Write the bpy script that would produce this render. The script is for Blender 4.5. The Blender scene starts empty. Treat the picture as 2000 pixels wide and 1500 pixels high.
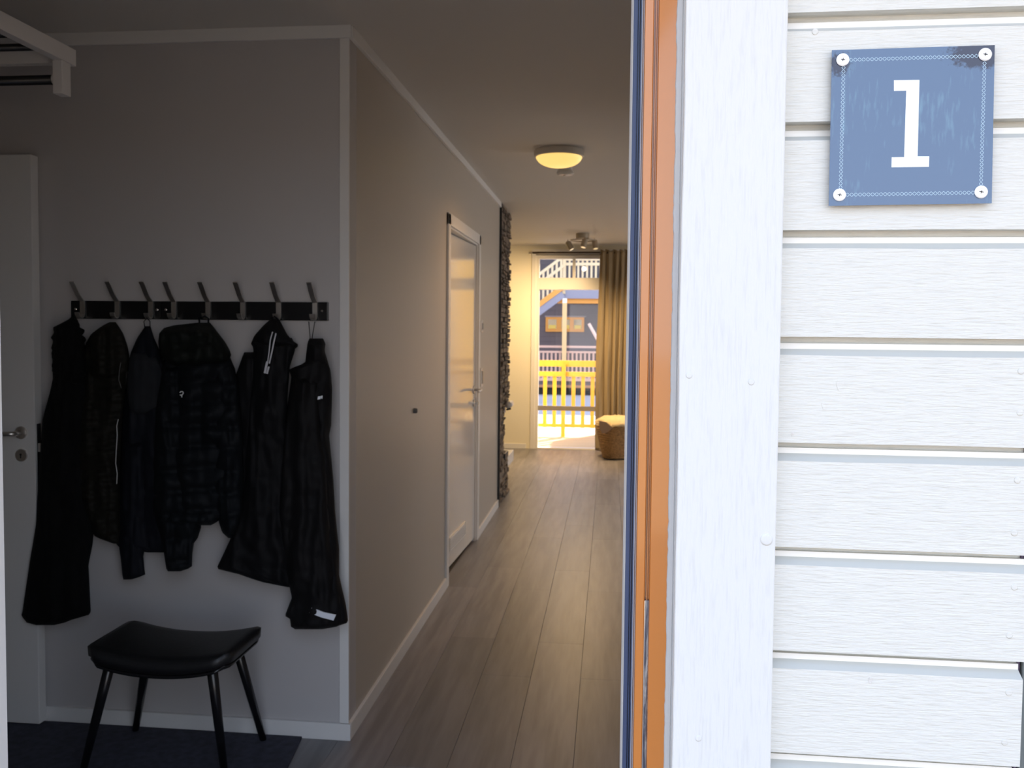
import bpy, bmesh, math, random
from mathutils import Vector, Matrix, noise
random.seed(7)
S = bpy.context.scene
C = S.collection
# ---------------------------------------------------------------- camera
F, CY, CAMH = 1728.0, 725.0, 1.45
YAW, PITCH, ROLL = .1097, .0464, -.0094
_f = Vector((-math.sin(YAW)*math.cos(PITCH), math.cos(YAW)*math.cos(PITCH), -math.sin(PITCH)))
_r = Vector((math.cos(YAW), math.sin(YAW), 0)); _d = _f.cross(_r)
CR = _r*math.cos(ROLL)+_d*math.sin(ROLL); CD = -_r*math.sin(ROLL)+_d*math.cos(ROLL); CF = _f
EYE = Vector((0, 0, CAMH))
cam = bpy.data.cameras.new('camera'); co = bpy.data.objects.new('camera', cam); C.objects.link(co)
m = Matrix.Identity(4)
for i in range(3):
    m[i][0] = CR[i]; m[i][1] = -CD[i]; m[i][2] = -CF[i]; m[i][3] = EYE[i]
co.matrix_world = m
cam.sensor_width = 36; cam.lens = F/2000*36; cam.shift_y = -(750-CY)/2000
cam.clip_start = .02; cam.clip_end = 200
cam.dof.use_dof = True; cam.dof.focus_distance = 1.15; cam.dof.aperture_fstop = 14
S.camera = co
# ---------------------------------------------------------------- world, sun, exposure
S.view_settings.view_transform = 'Standard'; S.view_settings.look = 'None'
S.view_settings.gamma = 1; S.view_settings.use_curve_mapping = False
S.view_settings.exposure = 0.0
W = bpy.data.worlds.new('world'); S.world = W; W.use_nodes = True
wn = W.node_tree; wn.nodes.clear()
wo = wn.nodes.new('ShaderNodeOutputWorld'); wb = wn.nodes.new('ShaderNodeBackground')
tc = wn.nodes.new('ShaderNodeTexCoord'); sx = wn.nodes.new('ShaderNodeSeparateXYZ'); cr = wn.nodes.new('ShaderNodeValToRGB')
wn.links.new(tc.outputs['Generated'], sx.inputs[0]); wn.links.new(sx.outputs['Z'], cr.inputs[0])
cr.color_ramp.elements[0].color = (.88, .93, 1.0, 1); cr.color_ramp.elements[1].color = (.40, .59, 1.0, 1)
wn.links.new(cr.outputs[0], wb.inputs['Color']); wb.inputs['Strength'].default_value = 2.5
wn.links.new(wb.outputs[0], wo.inputs[0])
SUN_AZ, SUN_EL = math.radians(60), math.radians(34)
sdir = Vector((math.cos(SUN_AZ)*math.cos(SUN_EL), math.sin(SUN_AZ)*math.cos(SUN_EL), math.sin(SUN_EL)))
sl = bpy.data.lights.new('sun', 'SUN'); sl.energy = 20; sl.color = (1, .87, .68); sl.angle = .009
so = bpy.data.objects.new('sun', sl); C.objects.link(so)
so.rotation_euler = sdir.to_track_quat('Z', 'Y').to_euler(); so.location = (5, 5, 12)

# ---------------------------------------------------------------- helpers
def at(px, py, Y):
    d = CR*((px-1000)/F)+CD*((py-CY)/F)+CF
    return EYE+d*(Y/d.y)
def atz(px, py, z):
    d = CR*((px-1000)/F)+CD*((py-CY)/F)+CF
    return EYE+d*((z-CAMH)/d.z)
def atx(px, py, x):
    d = CR*((px-1000)/F)+CD*((py-CY)/F)+CF
    return EYE+d*(x/d.x)
def frac(x):   # column (at image row 640) -> x/y ratio of a vertical line
    p = at(x, 640, 1.0); return p.x

def mat(name, col, rough=.6, metal=0, bump=0, bscale=(60, 60, 60), var=0, vscale=(3, 3, 3), col2=None, coat=0, emit=None, estr=0, spec=.5, detail=6, dist=.01, trans=0, alpha=1, pos=(.35, .65)):
    M = bpy.data.materials.new(name); M.use_nodes = True
    n = M.node_tree.nodes; l = M.node_tree.links; b = n['Principled BSDF']
    b.inputs['Base Color'].default_value = (*col, 1); b.inputs['Roughness'].default_value = rough
    b.inputs['Metallic'].default_value = metal; b.inputs['Specular IOR Level'].default_value = spec
    b.inputs['Coat Weight'].default_value = coat; b.inputs['Coat Roughness'].default_value = .08
    if trans: b.inputs['Transmission Weight'].default_value = trans
    if emit: b.inputs['Emission Color'].default_value = (*emit, 1); b.inputs['Emission Strength'].default_value = estr
    tcn = n.new('ShaderNodeTexCoord')
    if var or col2:
        mp = n.new('ShaderNodeMapping'); mp.inputs['Scale'].default_value = vscale
        nz = n.new('ShaderNodeTexNoise'); nz.inputs['Scale'].default_value = 1; nz.inputs['Detail'].default_value = detail
        rp = n.new('ShaderNodeValToRGB'); c2 = col2 or tuple(c*(1-var) for c in col)
        rp.color_ramp.elements[0].color = (*c2, 1); rp.color_ramp.elements[1].color = (*col, 1)
        rp.color_ramp.elements[0].position = pos[0]; rp.color_ramp.elements[1].position = pos[1]
        l.new(tcn.outputs['Object'], mp.inputs[0]); l.new(mp.outputs[0], nz.inputs['Vector'])
        l.new(nz.outputs['Fac'], rp.inputs[0]); l.new(rp.outputs[0], b.inputs['Base Color'])
    if bump:
        mp2 = n.new('ShaderNodeMapping'); mp2.inputs['Scale'].default_value = bscale
        nz2 = n.new('ShaderNodeTexNoise'); nz2.inputs['Scale'].default_value = 1; nz2.inputs['Detail'].default_value = 5
        bp = n.new('ShaderNodeBump'); bp.inputs['Strength'].default_value = bump; bp.inputs['Distance'].default_value = dist
        l.new(tcn.outputs['Object'], mp2.inputs[0]); l.new(mp2.outputs[0], nz2.inputs['Vector'])
        l.new(nz2.outputs['Fac'], bp.inputs['Height']); l.new(bp.outputs[0], b.inputs['Normal'])
    return M

def wloc(o):
    v = Vector((0, 0, 0))
    while o: v += o.location; o = o.parent
    return v
def obj(name, verts, faces, material, parent=None, smooth=False, origin=None, mats=None, fmat=None):
    verts = [Vector(v) for v in verts]
    if parent: off = wloc(parent)
    else:
        if origin is None:
            xs = [v.x for v in verts]; ys = [v.y for v in verts]
            origin = Vector(((min(xs)+max(xs))/2, (min(ys)+max(ys))/2, min(v.z for v in verts)))
        off = Vector(origin)
    me = bpy.data.meshes.new(name); me.from_pydata([v-off for v in verts], [], faces)
    b = bmesh.new(); b.from_mesh(me); bmesh.ops.recalc_face_normals(b, faces=b.faces); b.to_mesh(me); b.free()
    for mm in (mats or [material]): me.materials.append(mm)
    if fmat: me.polygons.foreach_set('material_index', fmat)
    if smooth:
        me.polygons.foreach_set('use_smooth', [True]*len(me.polygons))
    o = bpy.data.objects.new(name, me); C.objects.link(o)
    if parent: o.parent = parent
    else: o.location = off
    return o
def empty(name, loc, **k):
    o = bpy.data.objects.new(name, None); C.objects.link(o); o.location = loc; o.empty_display_size = .05
    return tag(o, **k)
def tag(o, label=None, cat=None, group=None, kind=None):
    if label: o['label'] = label
    if cat: o['category'] = cat
    if group: o['group'] = group
    if kind: o['kind'] = kind
    return o
class G:      # geometry gatherer
    def __init__(s): s.v = []; s.f = []
    def add(s, v, f):
        n = len(s.v); s.v += [Vector(p) for p in v]; s.f += [tuple(i+n for i in q) for q in f]; return s
    def box(s, x0, x1, y0, y1, z0, z1, bev=0):
        if bev:
            b = bmesh.new(); bmesh.ops.create_cube(b, size=1)
            for v in b.verts:
                v.co = Vector((x0 if v.co.x < 0 else x1, y0 if v.co.y < 0 else y1, z0 if v.co.z < 0 else z1))
            bmesh.ops.bevel(b, geom=b.edges[:], offset=bev, segments=2, profile=.6, affect='EDGES')
            b.verts.index_update()
            s.add([v.co.copy() for v in b.verts], [tuple(v.index for v in f.verts) for f in b.faces]); b.free()
        else:
            s.add([(x0, y0, z0), (x1, y0, z0), (x1, y1, z0), (x0, y1, z0), (x0, y0, z1), (x1, y0, z1), (x1, y1, z1), (x0, y1, z1)],
                  [(0, 3, 2, 1), (4, 5, 6, 7), (0, 1, 5, 4), (1, 2, 6, 5), (2, 3, 7, 6), (3, 0, 4, 7)])
        return s
    def ext(s, pts, a, b, axis='z'):    # polygon extruded along an axis
        n = len(pts)
        def P(p, t):
            return (p[0], p[1], t) if axis == 'z' else ((t, p[0], p[1]) if axis == 'x' else (p[0], t, p[1]))
        s.add([P(p, a) for p in pts]+[P(p, b) for p in pts],
              [tuple(range(n-1, -1, -1)), tuple(range(n, 2*n))]+[(i, (i+1) % n, n+(i+1) % n, n+i) for i in range(n)])
        return s
    def lathe(s, prof, c, axis='z', seg=24, cap=True):   # prof (r, t)
        v = []; f = []; k = len(prof)
        for i in range(seg):
            a = 2*math.pi*i/seg
            for r, t in prof:
                u, w = r*math.cos(a), r*math.sin(a)
                p = (u, w, t) if axis == 'z' else ((t, u, w) if axis == 'x' else (u, t, w))
                v.append((c[0]+p[0], c[1]+p[1], c[2]+p[2]))
        for i in range(seg):
            j = (i+1) % seg
            for q in range(k-1): f.append((i*k+q, j*k+q, j*k+q+1, i*k+q+1))
        if cap:
            f.append(tuple(i*k for i in range(seg))); f.append(tuple(i*k+k-1 for i in range(seg)))
        return s.add(v, f)
    def tube(s, path, r, seg=8, flat=None):
        path = [Vector(p) for p in path]; v = []; f = []; n = len(path)
        for i, p in enumerate(path):
            t = (path[min(i+1, n-1)]-path[max(i-1, 0)]).normalized()
            up = Vector((0, 0, 1)) if abs(t.z) < .9 else Vector((0, 1, 0))
            a = t.cross(up).normalized(); b = t.cross(a).normalized()
            rr = r[i] if isinstance(r, (list, tuple)) else r
            for k in range(seg):
                an = 2*math.pi*(k+.5)/seg
                v.append(p+a*math.cos(an)*rr*(flat[0] if flat else 1)+b*math.sin(an)*rr*(flat[1] if flat else 1))
        for i in range(n-1):
            for k in range(seg):
                j = (k+1) % seg; f.append((i*seg+k, i*seg+j, (i+1)*seg+j, (i+1)*seg+k))
        f.append(tuple(range(seg))[::-1]); f.append(tuple((n-1)*seg+k for k in range(seg)))
        return s.add(v, f)
    def bar(s, a, b, w, h, up=(0, 0, 1)):   # square bar a->b
        a = Vector(a); b = Vector(b); t = (b-a).normalized(); u = t.cross(Vector(up)).normalized(); q = u.cross(t)
        v = [e+u*sx_*w/2+q*sz_*h/2 for e in (a, b) for sx_, sz_ in ((-1, -1), (1, -1), (1, 1), (-1, 1))]
        return s.add(v, [(3, 2, 1, 0), (4, 5, 6, 7), (0, 1, 5, 4), (1, 2, 6, 5), (2, 3, 7, 6), (3, 0, 4, 7)])
    def o(s, name, material, parent=None, **k): return obj(name, s.v, s.f, material, parent, **k)
def struct(o): o['kind'] = 'structure'; return o
def bx(name, mt, a, parent=None, bev=0, **k): return G().box(*a, bev=bev).o(name, mt, parent, **k)

# ---------------------------------------------------------------- materials
Mwall = mat('grey_wall', (.49, .445, .385), .42, bump=.03, bscale=(500, 500, 500), dist=.001)
Mniche = mat('grey_wall_skylight_tint', (.53, .51, .505), .5, bump=.03, bscale=(500, 500, 500), dist=.001)  # same wall paint, lightened and cooled to put the doorway skylight into the colour
Mceil = mat('ceiling_paint', (.71, .68, .63), .7)
Mtrim = mat('white_trim', (.78, .77, .75), .38)
Mdoor = mat('door_lacquer', (.72, .71, .69), .09, spec=.6)
Mcream = mat('cream_wall', (.84, .78, .62), .6)
Mdark = mat('dark_void', (.02, .02, .02), .8)
Mblack = mat('black_metal', (.012, .012, .013), .38)
Msteel = mat('brushed_steel', (.70, .67, .63), .33, metal=.95, bump=.05, bscale=(30, 30, 900))
Mchrome = mat('chrome', (.75, .74, .72), .15, metal=1)
def wood_white(name, col, sc, b, grey=.9):
    return mat(name, col, .62, bump=b, bscale=sc, var=.07, vscale=tuple(q*.6 for q in sc), dist=.0025, pos=(.3, .5))
Msid = wood_white('rough_white_board', (.69, .685, .635), (48, 200, 430), .6)
Mcas = wood_white('rough_white_casing', (.675, .68, .665), (620, 200, 45), .22)
Mcham = mat('planed_edge_weathered', (.56, .56, .515), .55, bump=.08, bscale=(9, 200, 200), dist=.002)
Mrec = mat('planed_rebate_white', (.86, .85, .81), .45)
Morange = mat('orange_frame_paint', (.52, .18, .03), .22, coat=1, bump=.02, bscale=(400, 400, 25), dist=.001)
Mgask = mat('dark_blue_rubber', (.055, .085, .17), .32)
Mgask2 = mat('dark_rubber_lip', (.02, .028, .06), .4)
Mseal = mat('grey_sealing_strip', (.50, .50, .50), .5)
Mplank = [mat('floor_plank_%d' % i, c, .38, spec=1.0, var=.36, vscale=(26, 2.2, 4), bump=.12, bscale=(120, 9, 9), dist=.002, detail=8)
          for i, c in enumerate([(.245, .230, .238), (.22, .207, .214), (.265, .248, .256), (.21, .198, .206), (.235, .222, .231)])]

# ---------------------------------------------------------------- facade and front wall
YF, YC = 1.10, 1.08        # siding face, casing face
XL, XR = -.93, .085        # door hole
front = struct(bx('wall_front', Mtrim, (-4.0, XL-.09, 1.135, 1.25, -.15, 2.48)))
bx('wall_core', Mtrim, (XR+.02, 4.1, 1.135, 1.25, -.15, 2.48), front)
bx('wall_core', Mtrim, (XL-.09, XR+.02, 1.135, 1.25, 2.12, 2.48), front)
PITCHZ = .1283
zj = at(1540, 449, YF).z
def siding(z, x0, x1, i):
    # cross-section: rough face, weathered chamfer, white rebate; (y, z), z = bottom of the face
    h = PITCHZ; D = .0136
    pts = [(YF, z), (YF, z+.106), (YF+D, z+.1136), (YF+D, z+.1205), (YF+.0195, z+.1205), (YF+.0195, z+h+.004), (YF+.021, z+h+.004), (YF+.021, z), ]
    g = G(); n = len(pts); seg = 14
    v = []; f = []; fm = []
    for k in range(seg+1):
        x = x0+(x1-x0)*k/seg
        for j, p in enumerate(pts):
            w = .0011*noise.noise(Vector((x*9, i*3.7, j))) if j in (0, 1) else 0
            v.append((x, p[0]+(w*.3 if j < 2 else 0), p[1]+w*(1 if j == 1 else .5)))
    for k in range(seg):
        for j in range(n):
            a = k*n+j; b = k*n+(j+1) % n
            f.append((a, b, b+n, a+n)); fm.append({0: 0, 1: 1, 2: 2}.get(j, 0))
    f.append(tuple(range(n))); fm.append(0); f.append(tuple(seg*n+j for j in range(n))); fm.append(0)
    return obj('siding_board', v, f, None, front, mats=[Msid, Mcham, Mrec], fmat=fm)
ends = {0: .506, 1: .512, 2: .508, 3: .507, 4: .5015, 5: .4985}
k0 = -12
for k in range(k0, 9):
    z = zj+k*PITCHZ            # bottom of the face of board k
    e = {-6: .4935, -5: .4965, -4: .5, -3: .50, -7: .494}.get(k, .5)
    siding(z, .165, e, k)
    if z < 2.3: siding(z, -3.9, XL-.19, k+50)
# dark purple strip at the board ends and the grey cladding that goes on to the right of the siding
Mgreyc = mat('grey_green_board', (.13, .15, .15), .6, bump=.3, bscale=(200, 200, 12))
for j in range(24):
    bx('grey_board', Mgreyc, (.501+.15*j, .501+.15*j+.144, 1.112, 1.134, -.15, 2.6), front)
Mpurple = mat('dark_purple_edge', (.10, .07, .12), .6, bump=.4, bscale=(300, 300, 300))
bx('corner_batten', Mpurple, (.4965, .4995, 1.116, 1.135, -.15, 2.6), front)
# casing boards around the opening
def casing(name, x0, x1, z0, z1, seed, horiz=False):
    v = []; f = []; n = 60
    for k in range(n+1):
        t = k/n
        if horiz: a, b = (x0+(x1-x0)*t, z0), (x0+(x1-x0)*t, z1)
        else:
            w = .0011*noise.noise(Vector((seed, t*9, 0)))+.0005*noise.noise(Vector((seed, t*50, 0)))
            w2 = .0008*noise.noise(Vector((seed+9, t*8, 0)))
            a, b = (x0+w, z0+(z1-z0)*t), (x1+w2, z0+(z1-z0)*t)
        for (x, z), e in ((a, 1), (b, -1)):
            d = (0, .0012*e) if horiz else (.0012*e, 0)
            v += [(x, YC+.0012, z), (x+d[0], YC, z+d[1])] if e == 1 else [(x+d[0], YC, z+d[1]), (x, YC+.0012, z)]
        v += [(b[0], YC+.02, b[1]), (a[0], YC+.02, a[1])]
    for k in range(n):
        for j in range(6):
            a = k*6+j; b = k*6+(j+1) % 6; f.append((a, b, b+6, a+6))
    f.append(tuple(range(6))); f.append(tuple(n*6+j for j in range(6)))
    return obj(name, v, f, Mcas, front)
CX0 = frac(1328)*YC; CX1 = frac(1525)*YC
casing('casing_board', CX0, CX1, -.15, 2.12, 1)
gk = at(1497, 1054, YC)
G().lathe([(.0075, .001), (.0072, -.0006), (.005, -.0012), (.0001, -.0009)], gk, 'y', 16).o('knot', Mcas, front, smooth=True)
casing('casing_board', XL-.15, XL-.03, -.15, 2.12, 5)
casing('casing_board', XL-.16, CX1+.01, 2.12, 2.24, 8, True)
bx('casing_backer', Mcas, (CX0+.001, CX1-.012, YC+.0205, 1.134, -.15, 2.12), front)
bx('casing_backer', Mcas, (XL-.14, XL-.035, YC+.0205, 1.134, -.15, 2.12), front)
bx('casing_backer', Mcas, (XL-.14, CX1, YC+.0205, 1.134, 2.12, 2.23), front)
# nail heads and knots, painted over with the boards
gn = []
for px, py, Y in ((1346, 733, YC), (1467, 746, YC), (1994, 725, YF), (1992, 806, YF), (1987, 938, YF), (1981, 1041, YF), (1981, 1147, YF), (1971, 1241, YF), (1970, 1353, YF), (1962, 1450, YF), (1364, 1442, YC), (1592, 62, YF)):
    p = at(px, py, Y); g = G()
    g.lathe([(.0036, .0006), (.0038, -.0004), (.0030, -.0007), (.0001, -.0004)], p, 'y', 14)
    g.o('nail_head', Mcas if Y == YC else Msid, front, smooth=True)
Mknot = mat('knot_paint', (.66, .64, .60), .7, bump=.6, bscale=(300, 300, 300), dist=.003)
for px, py, Y, r in ((1641, 752, YF, .0075), (1700, 1329, YF, .004), (1497, 1056, YC, .006), (1548, 848, YF, .003), (1610, 792, YF, .005)):
    p = at(px, py, Y); v = [p+Vector((r*.6*math.cos(a)*(1+.2*math.sin(3*a)), -.0006, r*math.sin(a))) for a in [i*math.pi/6 for i in range(12)]]
    v2 = [q+Vector((0, .001, 0)) for q in v]
    obj('knot', v+v2, [tuple(range(12))]+[(i, (i+1) % 12, 12+(i+1) % 12, 12+i) for i in range(12)], Mknot if r < .005 else Msid, front)

# ---------------------------------------------------------------- outer door frame
frame = empty('door_1', ((XL+XR)/2, 1.17, 0)); frame['kind'] = 'structure'
ZT = 2.10
def strip(name, mt, pts, z1=ZT, wob=False, z0=.02):
    # pts: (pixel column at row 640, Y) -> vertical prism on the right-hand side of the opening
    P = [(frac(x)*y, y) for x, y in pts]
    return G().ext(P, z0, z1).o(name, mt, frame)
# rough sealing strip between frame and casing with its torn paint edge
v = []; f = []; n = 420
xa, xb, xc = frac(1311.5)*1.106, frac(1322)*1.106, frac(1330)*1.106
for k in range(n+1):
    z = .02+(ZT-.02)*k/n
    w = .0011*noise.noise(Vector((3, z*26, 0)))+.0008*noise.noise(Vector((7, z*110, 0)))+.0028*max(0, noise.noise(Vector((1, z*13, 5)))-.38)*-1
    v += [(xa+w, 1.1085, z), (xa+w+.0008, 1.1055, z), (xb-.0006, 1.1055, z), (xb, 1.1045, z), (xb+.001, 1.1055, z), (xc+.012, 1.1055, z), (xc+.012, 1.128, z), (xa+.004, 1.128, z)]
for k in range(n):
    for j in range(8):
        a = k*8+j; b = k*8+(j+1) % 8; f.append((a, b, b+8, a+8))
f.append(tuple(range(8))); f.append(tuple(n*8+j for j in range(8)))
obj('sealing_strip', v, f, Mseal, frame)
# right jamb: outer orange board, groove, inner orange bead, return
strip('jamb_board', Morange, [(1313, 1.109), (1278, 1.127), (1276.2, 1.131), (1276.2, 1.15), (1345, 1.15), (1345, 1.132), (1318, 1.132)])
strip('jamb_groove', Morange, [(1277, 1.137), (1274, 1.137), (1273, 1.134), (1271, 1.134), (1270, 1.139), (1266, 1.139), (1266, 1.16), (1277, 1.16)])
strip('jamb_bead', Morange, [(1267.5, 1.128), (1266, 1.1265), (1251, 1.1305), (1249.8, 1.133), (1246.3, 1.155), (1246.3, 1.175), (1267.5, 1.175)])
strip('gasket_lip', mat('grey_gasket_edge', (.35, .37, .42), .4), [(1246.5, 1.150), (1244.4, 1.150), (1244.0, 1.16), (1246.5, 1.17)])
strip('gasket', Mgask, [(1244.6, 1.158), (1242.5, 1.158), (1242, 1.163), (1240.6, 1.163), (1240, 1.158), (1238.8, 1.158), (1238.2, 1.163), (1237, 1.163), (1236.3, 1.1575), (1229.3, 1.1565), (1228.3, 1.159), (1228.3, 1.20), (1244.6, 1.20)])
strip('gasket_core', Mgask2, [(1242.3, 1.1622), (1240.4, 1.1622), (1240.4, 1.17), (1242.3, 1.17)])
strip('inner_jamb', Mtrim, [(1229, 1.168), (1227.6, 1.168), (1224.2, 1.185), (1223.2, 1.26), (1290, 1.26), (1290, 1.18), (1229, 1.18)])
# steel strike plate let into the frame, scratched
pz1 = at(1270, 1174, 1.13).z
Mplate = mat('scratched_steel', (.42, .45, .5), .35, metal=.9, col2=(.12, .14, .2), vscale=(300, 300, 25), pos=(.4, .6), bump=.3, bscale=(300, 300, 40))
st = G().ext([(frac(1275.8)*1.132, 1.132), (frac(1268.2)*1.132, 1.132), (frac(1268.2)*1.14, 1.14), (frac(1275.8)*1.14, 1.14)], .35, pz1).o('strike_plate', Mplate, frame)
G().ext([(frac(1268.8)*1.1305, 1.1305), (frac(1267.2)*1.1305, 1.1305), (frac(1267.2)*1.133, 1.133), (frac(1268.8)*1.133, 1.133)], .35, pz1).o('plate_edge', Mchrome, frame)
# left jamb (only its inner edge shows), head, threshold
xl = at(14, 1450, 1.255).x
G().ext([(xl-.10, 1.11), (xl-.045, 1.11), (xl-.03, 1.13), (xl-.03, 1.165), (xl-.10, 1.165)], .02, ZT).o('jamb_board', Morange, frame)
G().ext([(xl-.035, 1.166), (xl-.012, 1.166), (xl-.012, 1.175), (xl-.035, 1.175)], .02, ZT).o('gasket', Mgask, frame)
G().ext([(xl-.10, 1.176), (xl-.004, 1.176), (xl, 1.18), (xl, 1.256), (xl-.10, 1.256)], .02, ZT).o('inner_jamb', Mtrim, frame)
bx('frame_head', Morange, (xl-.10, XR+.02, 1.11, 1.16, 2.055, 2.12), frame)
bx('frame_head', Mtrim, (xl-.10, XR+.02, 1.161, 1.256, 2.075, 2.12), frame)
bx('threshold', Msteel, (xl-.10, XR+.02, 1.10, 1.256, -.02, .02), frame, bev=.004)

# ---------------------------------------------------------------- house number sign
YS = 1.0915
sgn = empty('house_number_sign', at(1780, 400, YS+.002), label='square navy enamel house number sign reading 1, screwed to the white boards', cat='sign')
cs = [at(*p, YS) for p in ((1619, 402), (1937, 397), (1943, 88), (1625, 98))]
Msign = bpy.data.materials.new('blue_enamel'); Msign.use_nodes = True
n = Msign.node_tree.nodes; l = Msign.node_tree.links; b = n['Principled BSDF']
b.inputs['Roughness'].default_value = .16; b.inputs['Coat Weight'].default_value = .6; b.inputs['Coat Roughness'].default_value = .05
geo = n.new('ShaderNodeNewGeometry')
def nn(t, **k):
    q = n.new(t)
    for a_, b_ in k.items(): setattr(q, a_, b_)
    return q
# film haze: blue, worn away near the two upper screws (dark navy enamel shows there)
def distfac(p, r, wid, sc):
    mp = nn('ShaderNodeMapping'); mp.inputs['Location'].default_value = (-p.x*sc[0], -p.y*sc[1], -p.z*sc[2]); mp.inputs['Scale'].default_value = sc
    l.new(geo.outputs['Position'], mp.inputs[0])
    ln = nn('ShaderNodeVectorMath', operation='LENGTH'); l.new(mp.outputs[0], ln.inputs[0])
    nz = nn('ShaderNodeTexNoise'); nz.inputs['Scale'].default_value = 260; l.new(geo.outputs['Position'], nz.inputs['Vector'])
    ad = nn('ShaderNodeMath', operation='MULTIPLY_ADD'); ad.inputs[1].default_value = .020; l.new(nz.outputs['Fac'], ad.inputs[0]); l.new(ln.outputs['Value'], ad.inputs[2])
    mr = nn('ShaderNodeMapRange'); mr.inputs['From Min'].default_value = r; mr.inputs['From Max'].default_value = r+wid
    l.new(ad.outputs[0], mr.inputs[0]); return mr.outputs[0]
d1 = distfac(at(1640, 126, YS), .019, .006, (1.15, 0, 1)); d2 = distfac(at(1920, 104, YS), .026, .006, (.52, 0, 1.15))
mul = nn('ShaderNodeMath', operation='MULTIPLY'); l.new(d1, mul.inputs[0]); l.new(d2, mul.inputs[1])
mp = nn('ShaderNodeMapping'); mp.inputs['Scale'].default_value = (220, 1, 38); l.new(geo.outputs['Position'], mp.inputs[0])
nz = nn('ShaderNodeTexNoise'); nz.inputs['Scale'].default_value = 1; nz.inputs['Detail'].default_value = 4; l.new(mp.outputs[0], nz.inputs['Vector'])
big = nn('ShaderNodeTexNoise'); big.inputs['Scale'].default_value = 17; big.inputs['Detail'].default_value = 3; l.new(geo.outputs['Position'], big.inputs['Vector'])
ml2 = nn('ShaderNodeMath', operation='MULTIPLY'); l.new(nz.outputs['Fac'], ml2.inputs[0]); l.new(big.outputs['Fac'], ml2.inputs[1])
rp = nn('ShaderNodeValToRGB'); rp.color_ramp.elements[0].position = .30; rp.color_ramp.elements[1].position = .50
rp.color_ramp.elements[0].color = (.075, .135, .24, 1); rp.color_ramp.elements[1].color = (.125, .24, .34, 1)
l.new(ml2.outputs[0], rp.inputs[0])
mx = nn('ShaderNodeMix', data_type='RGBA'); mx.inputs[6].default_value = (.012, .018, .05, 1)
l.new(mul.outputs[0], mx.inputs[0]); l.new(rp.outputs[0], mx.inputs[7]); l.new(mx.outputs[2], b.inputs['Base Color'])
back = [c+Vector((0, .0022, 0)) for c in cs]
obj('plate', cs+back, [(0, 1, 2, 3), (7, 6, 5, 4), (0, 4, 5, 1), (1, 5, 6, 2), (2, 6, 7, 3), (3, 7, 4, 0)], Msign, sgn)
Mnum = mat('white_enamel', (.80, .85, .86), .25, coat=.4)
K = 4.1675
d = [(650, 403), (858, 400), (843, 1022), (938, 1022), (935, 1108), (630, 1112), (632, 1030), (733, 1028), (750, 488), (650, 490)]
f1 = [at(1590+x/K, 60+y/K, YS-.0003) for x, y in d]; f2 = [q+Vector((0, .0003, 0)) for q in f1]
obj('numeral', f1+f2, [(0, 1, 8, 9), (1, 2, 7, 8), (2, 3, 4, 5, 6, 7)]+[(i, (i+1) % 10, 10+(i+1) % 10, 10+i) for i in range(10)], Mnum, sgn)
def chain(a, b, nd, amp):
    g = G(); a = Vector(a); b = Vector(b); t = (b-a)/(nd*2); nrm = Vector((-t.y, t.x)).normalized()*amp
    for s_ in (1, -1):
        prev = None
        for i in range(nd*2+1):
            q = a+t*i+(nrm*s_ if i % 2 else Vector((0, 0)))
            p = at(1590+q.x/K, 60+q.y/K, YS-.0002)
            if prev is not None:
                u = (p-prev).normalized(); w = Vector((-u.z, 0, u.x))*.00028
                g.add([prev-w, p-w, p+w, prev+w], [(0, 1, 2, 3)])
            prev = p
    return g
Mchain = mat('pale_chain_print', (.42, .58, .70), .3)
for a, b, nd in (((285, 238), (1338, 205), 31), ((240, 285), (215, 1290), 32), ((255, 1336), (1310, 1318), 31), ((1388, 250), (1358, 1262), 32)):
    chain(a, b, nd, 15).o('chain_border', Mchain, sgn)
Mscrew = mat('white_plastic_screw', (.86, .86, .86), .4)
for x, y in ((232, 238), (1390, 195), (1357, 1313), (205, 1337)):
    p = at(1590+x/K, 60+y/K, YS)
    s = G().lathe([(.0072, -.0001), (.0074, -.0012), (.0062, -.0021), (.0042, -.0023), (.0040, -.0018), (.0001, -.0018)], p, 'y', 24).o('screw', Mscrew, sgn, smooth=False)
    g = G().bar(p+Vector((-.0022, -.0020, .0004)), p+Vector((.0022, -.0020, -.0004)), .0007, .0007).bar(p+Vector((-.0004, -.0020, -.0016)), p+Vector((.0004, -.0020, .0016)), .0007, .0007, up=(0, 1, 0))
    g.o('cross_slot', Mblack, s)

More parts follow.
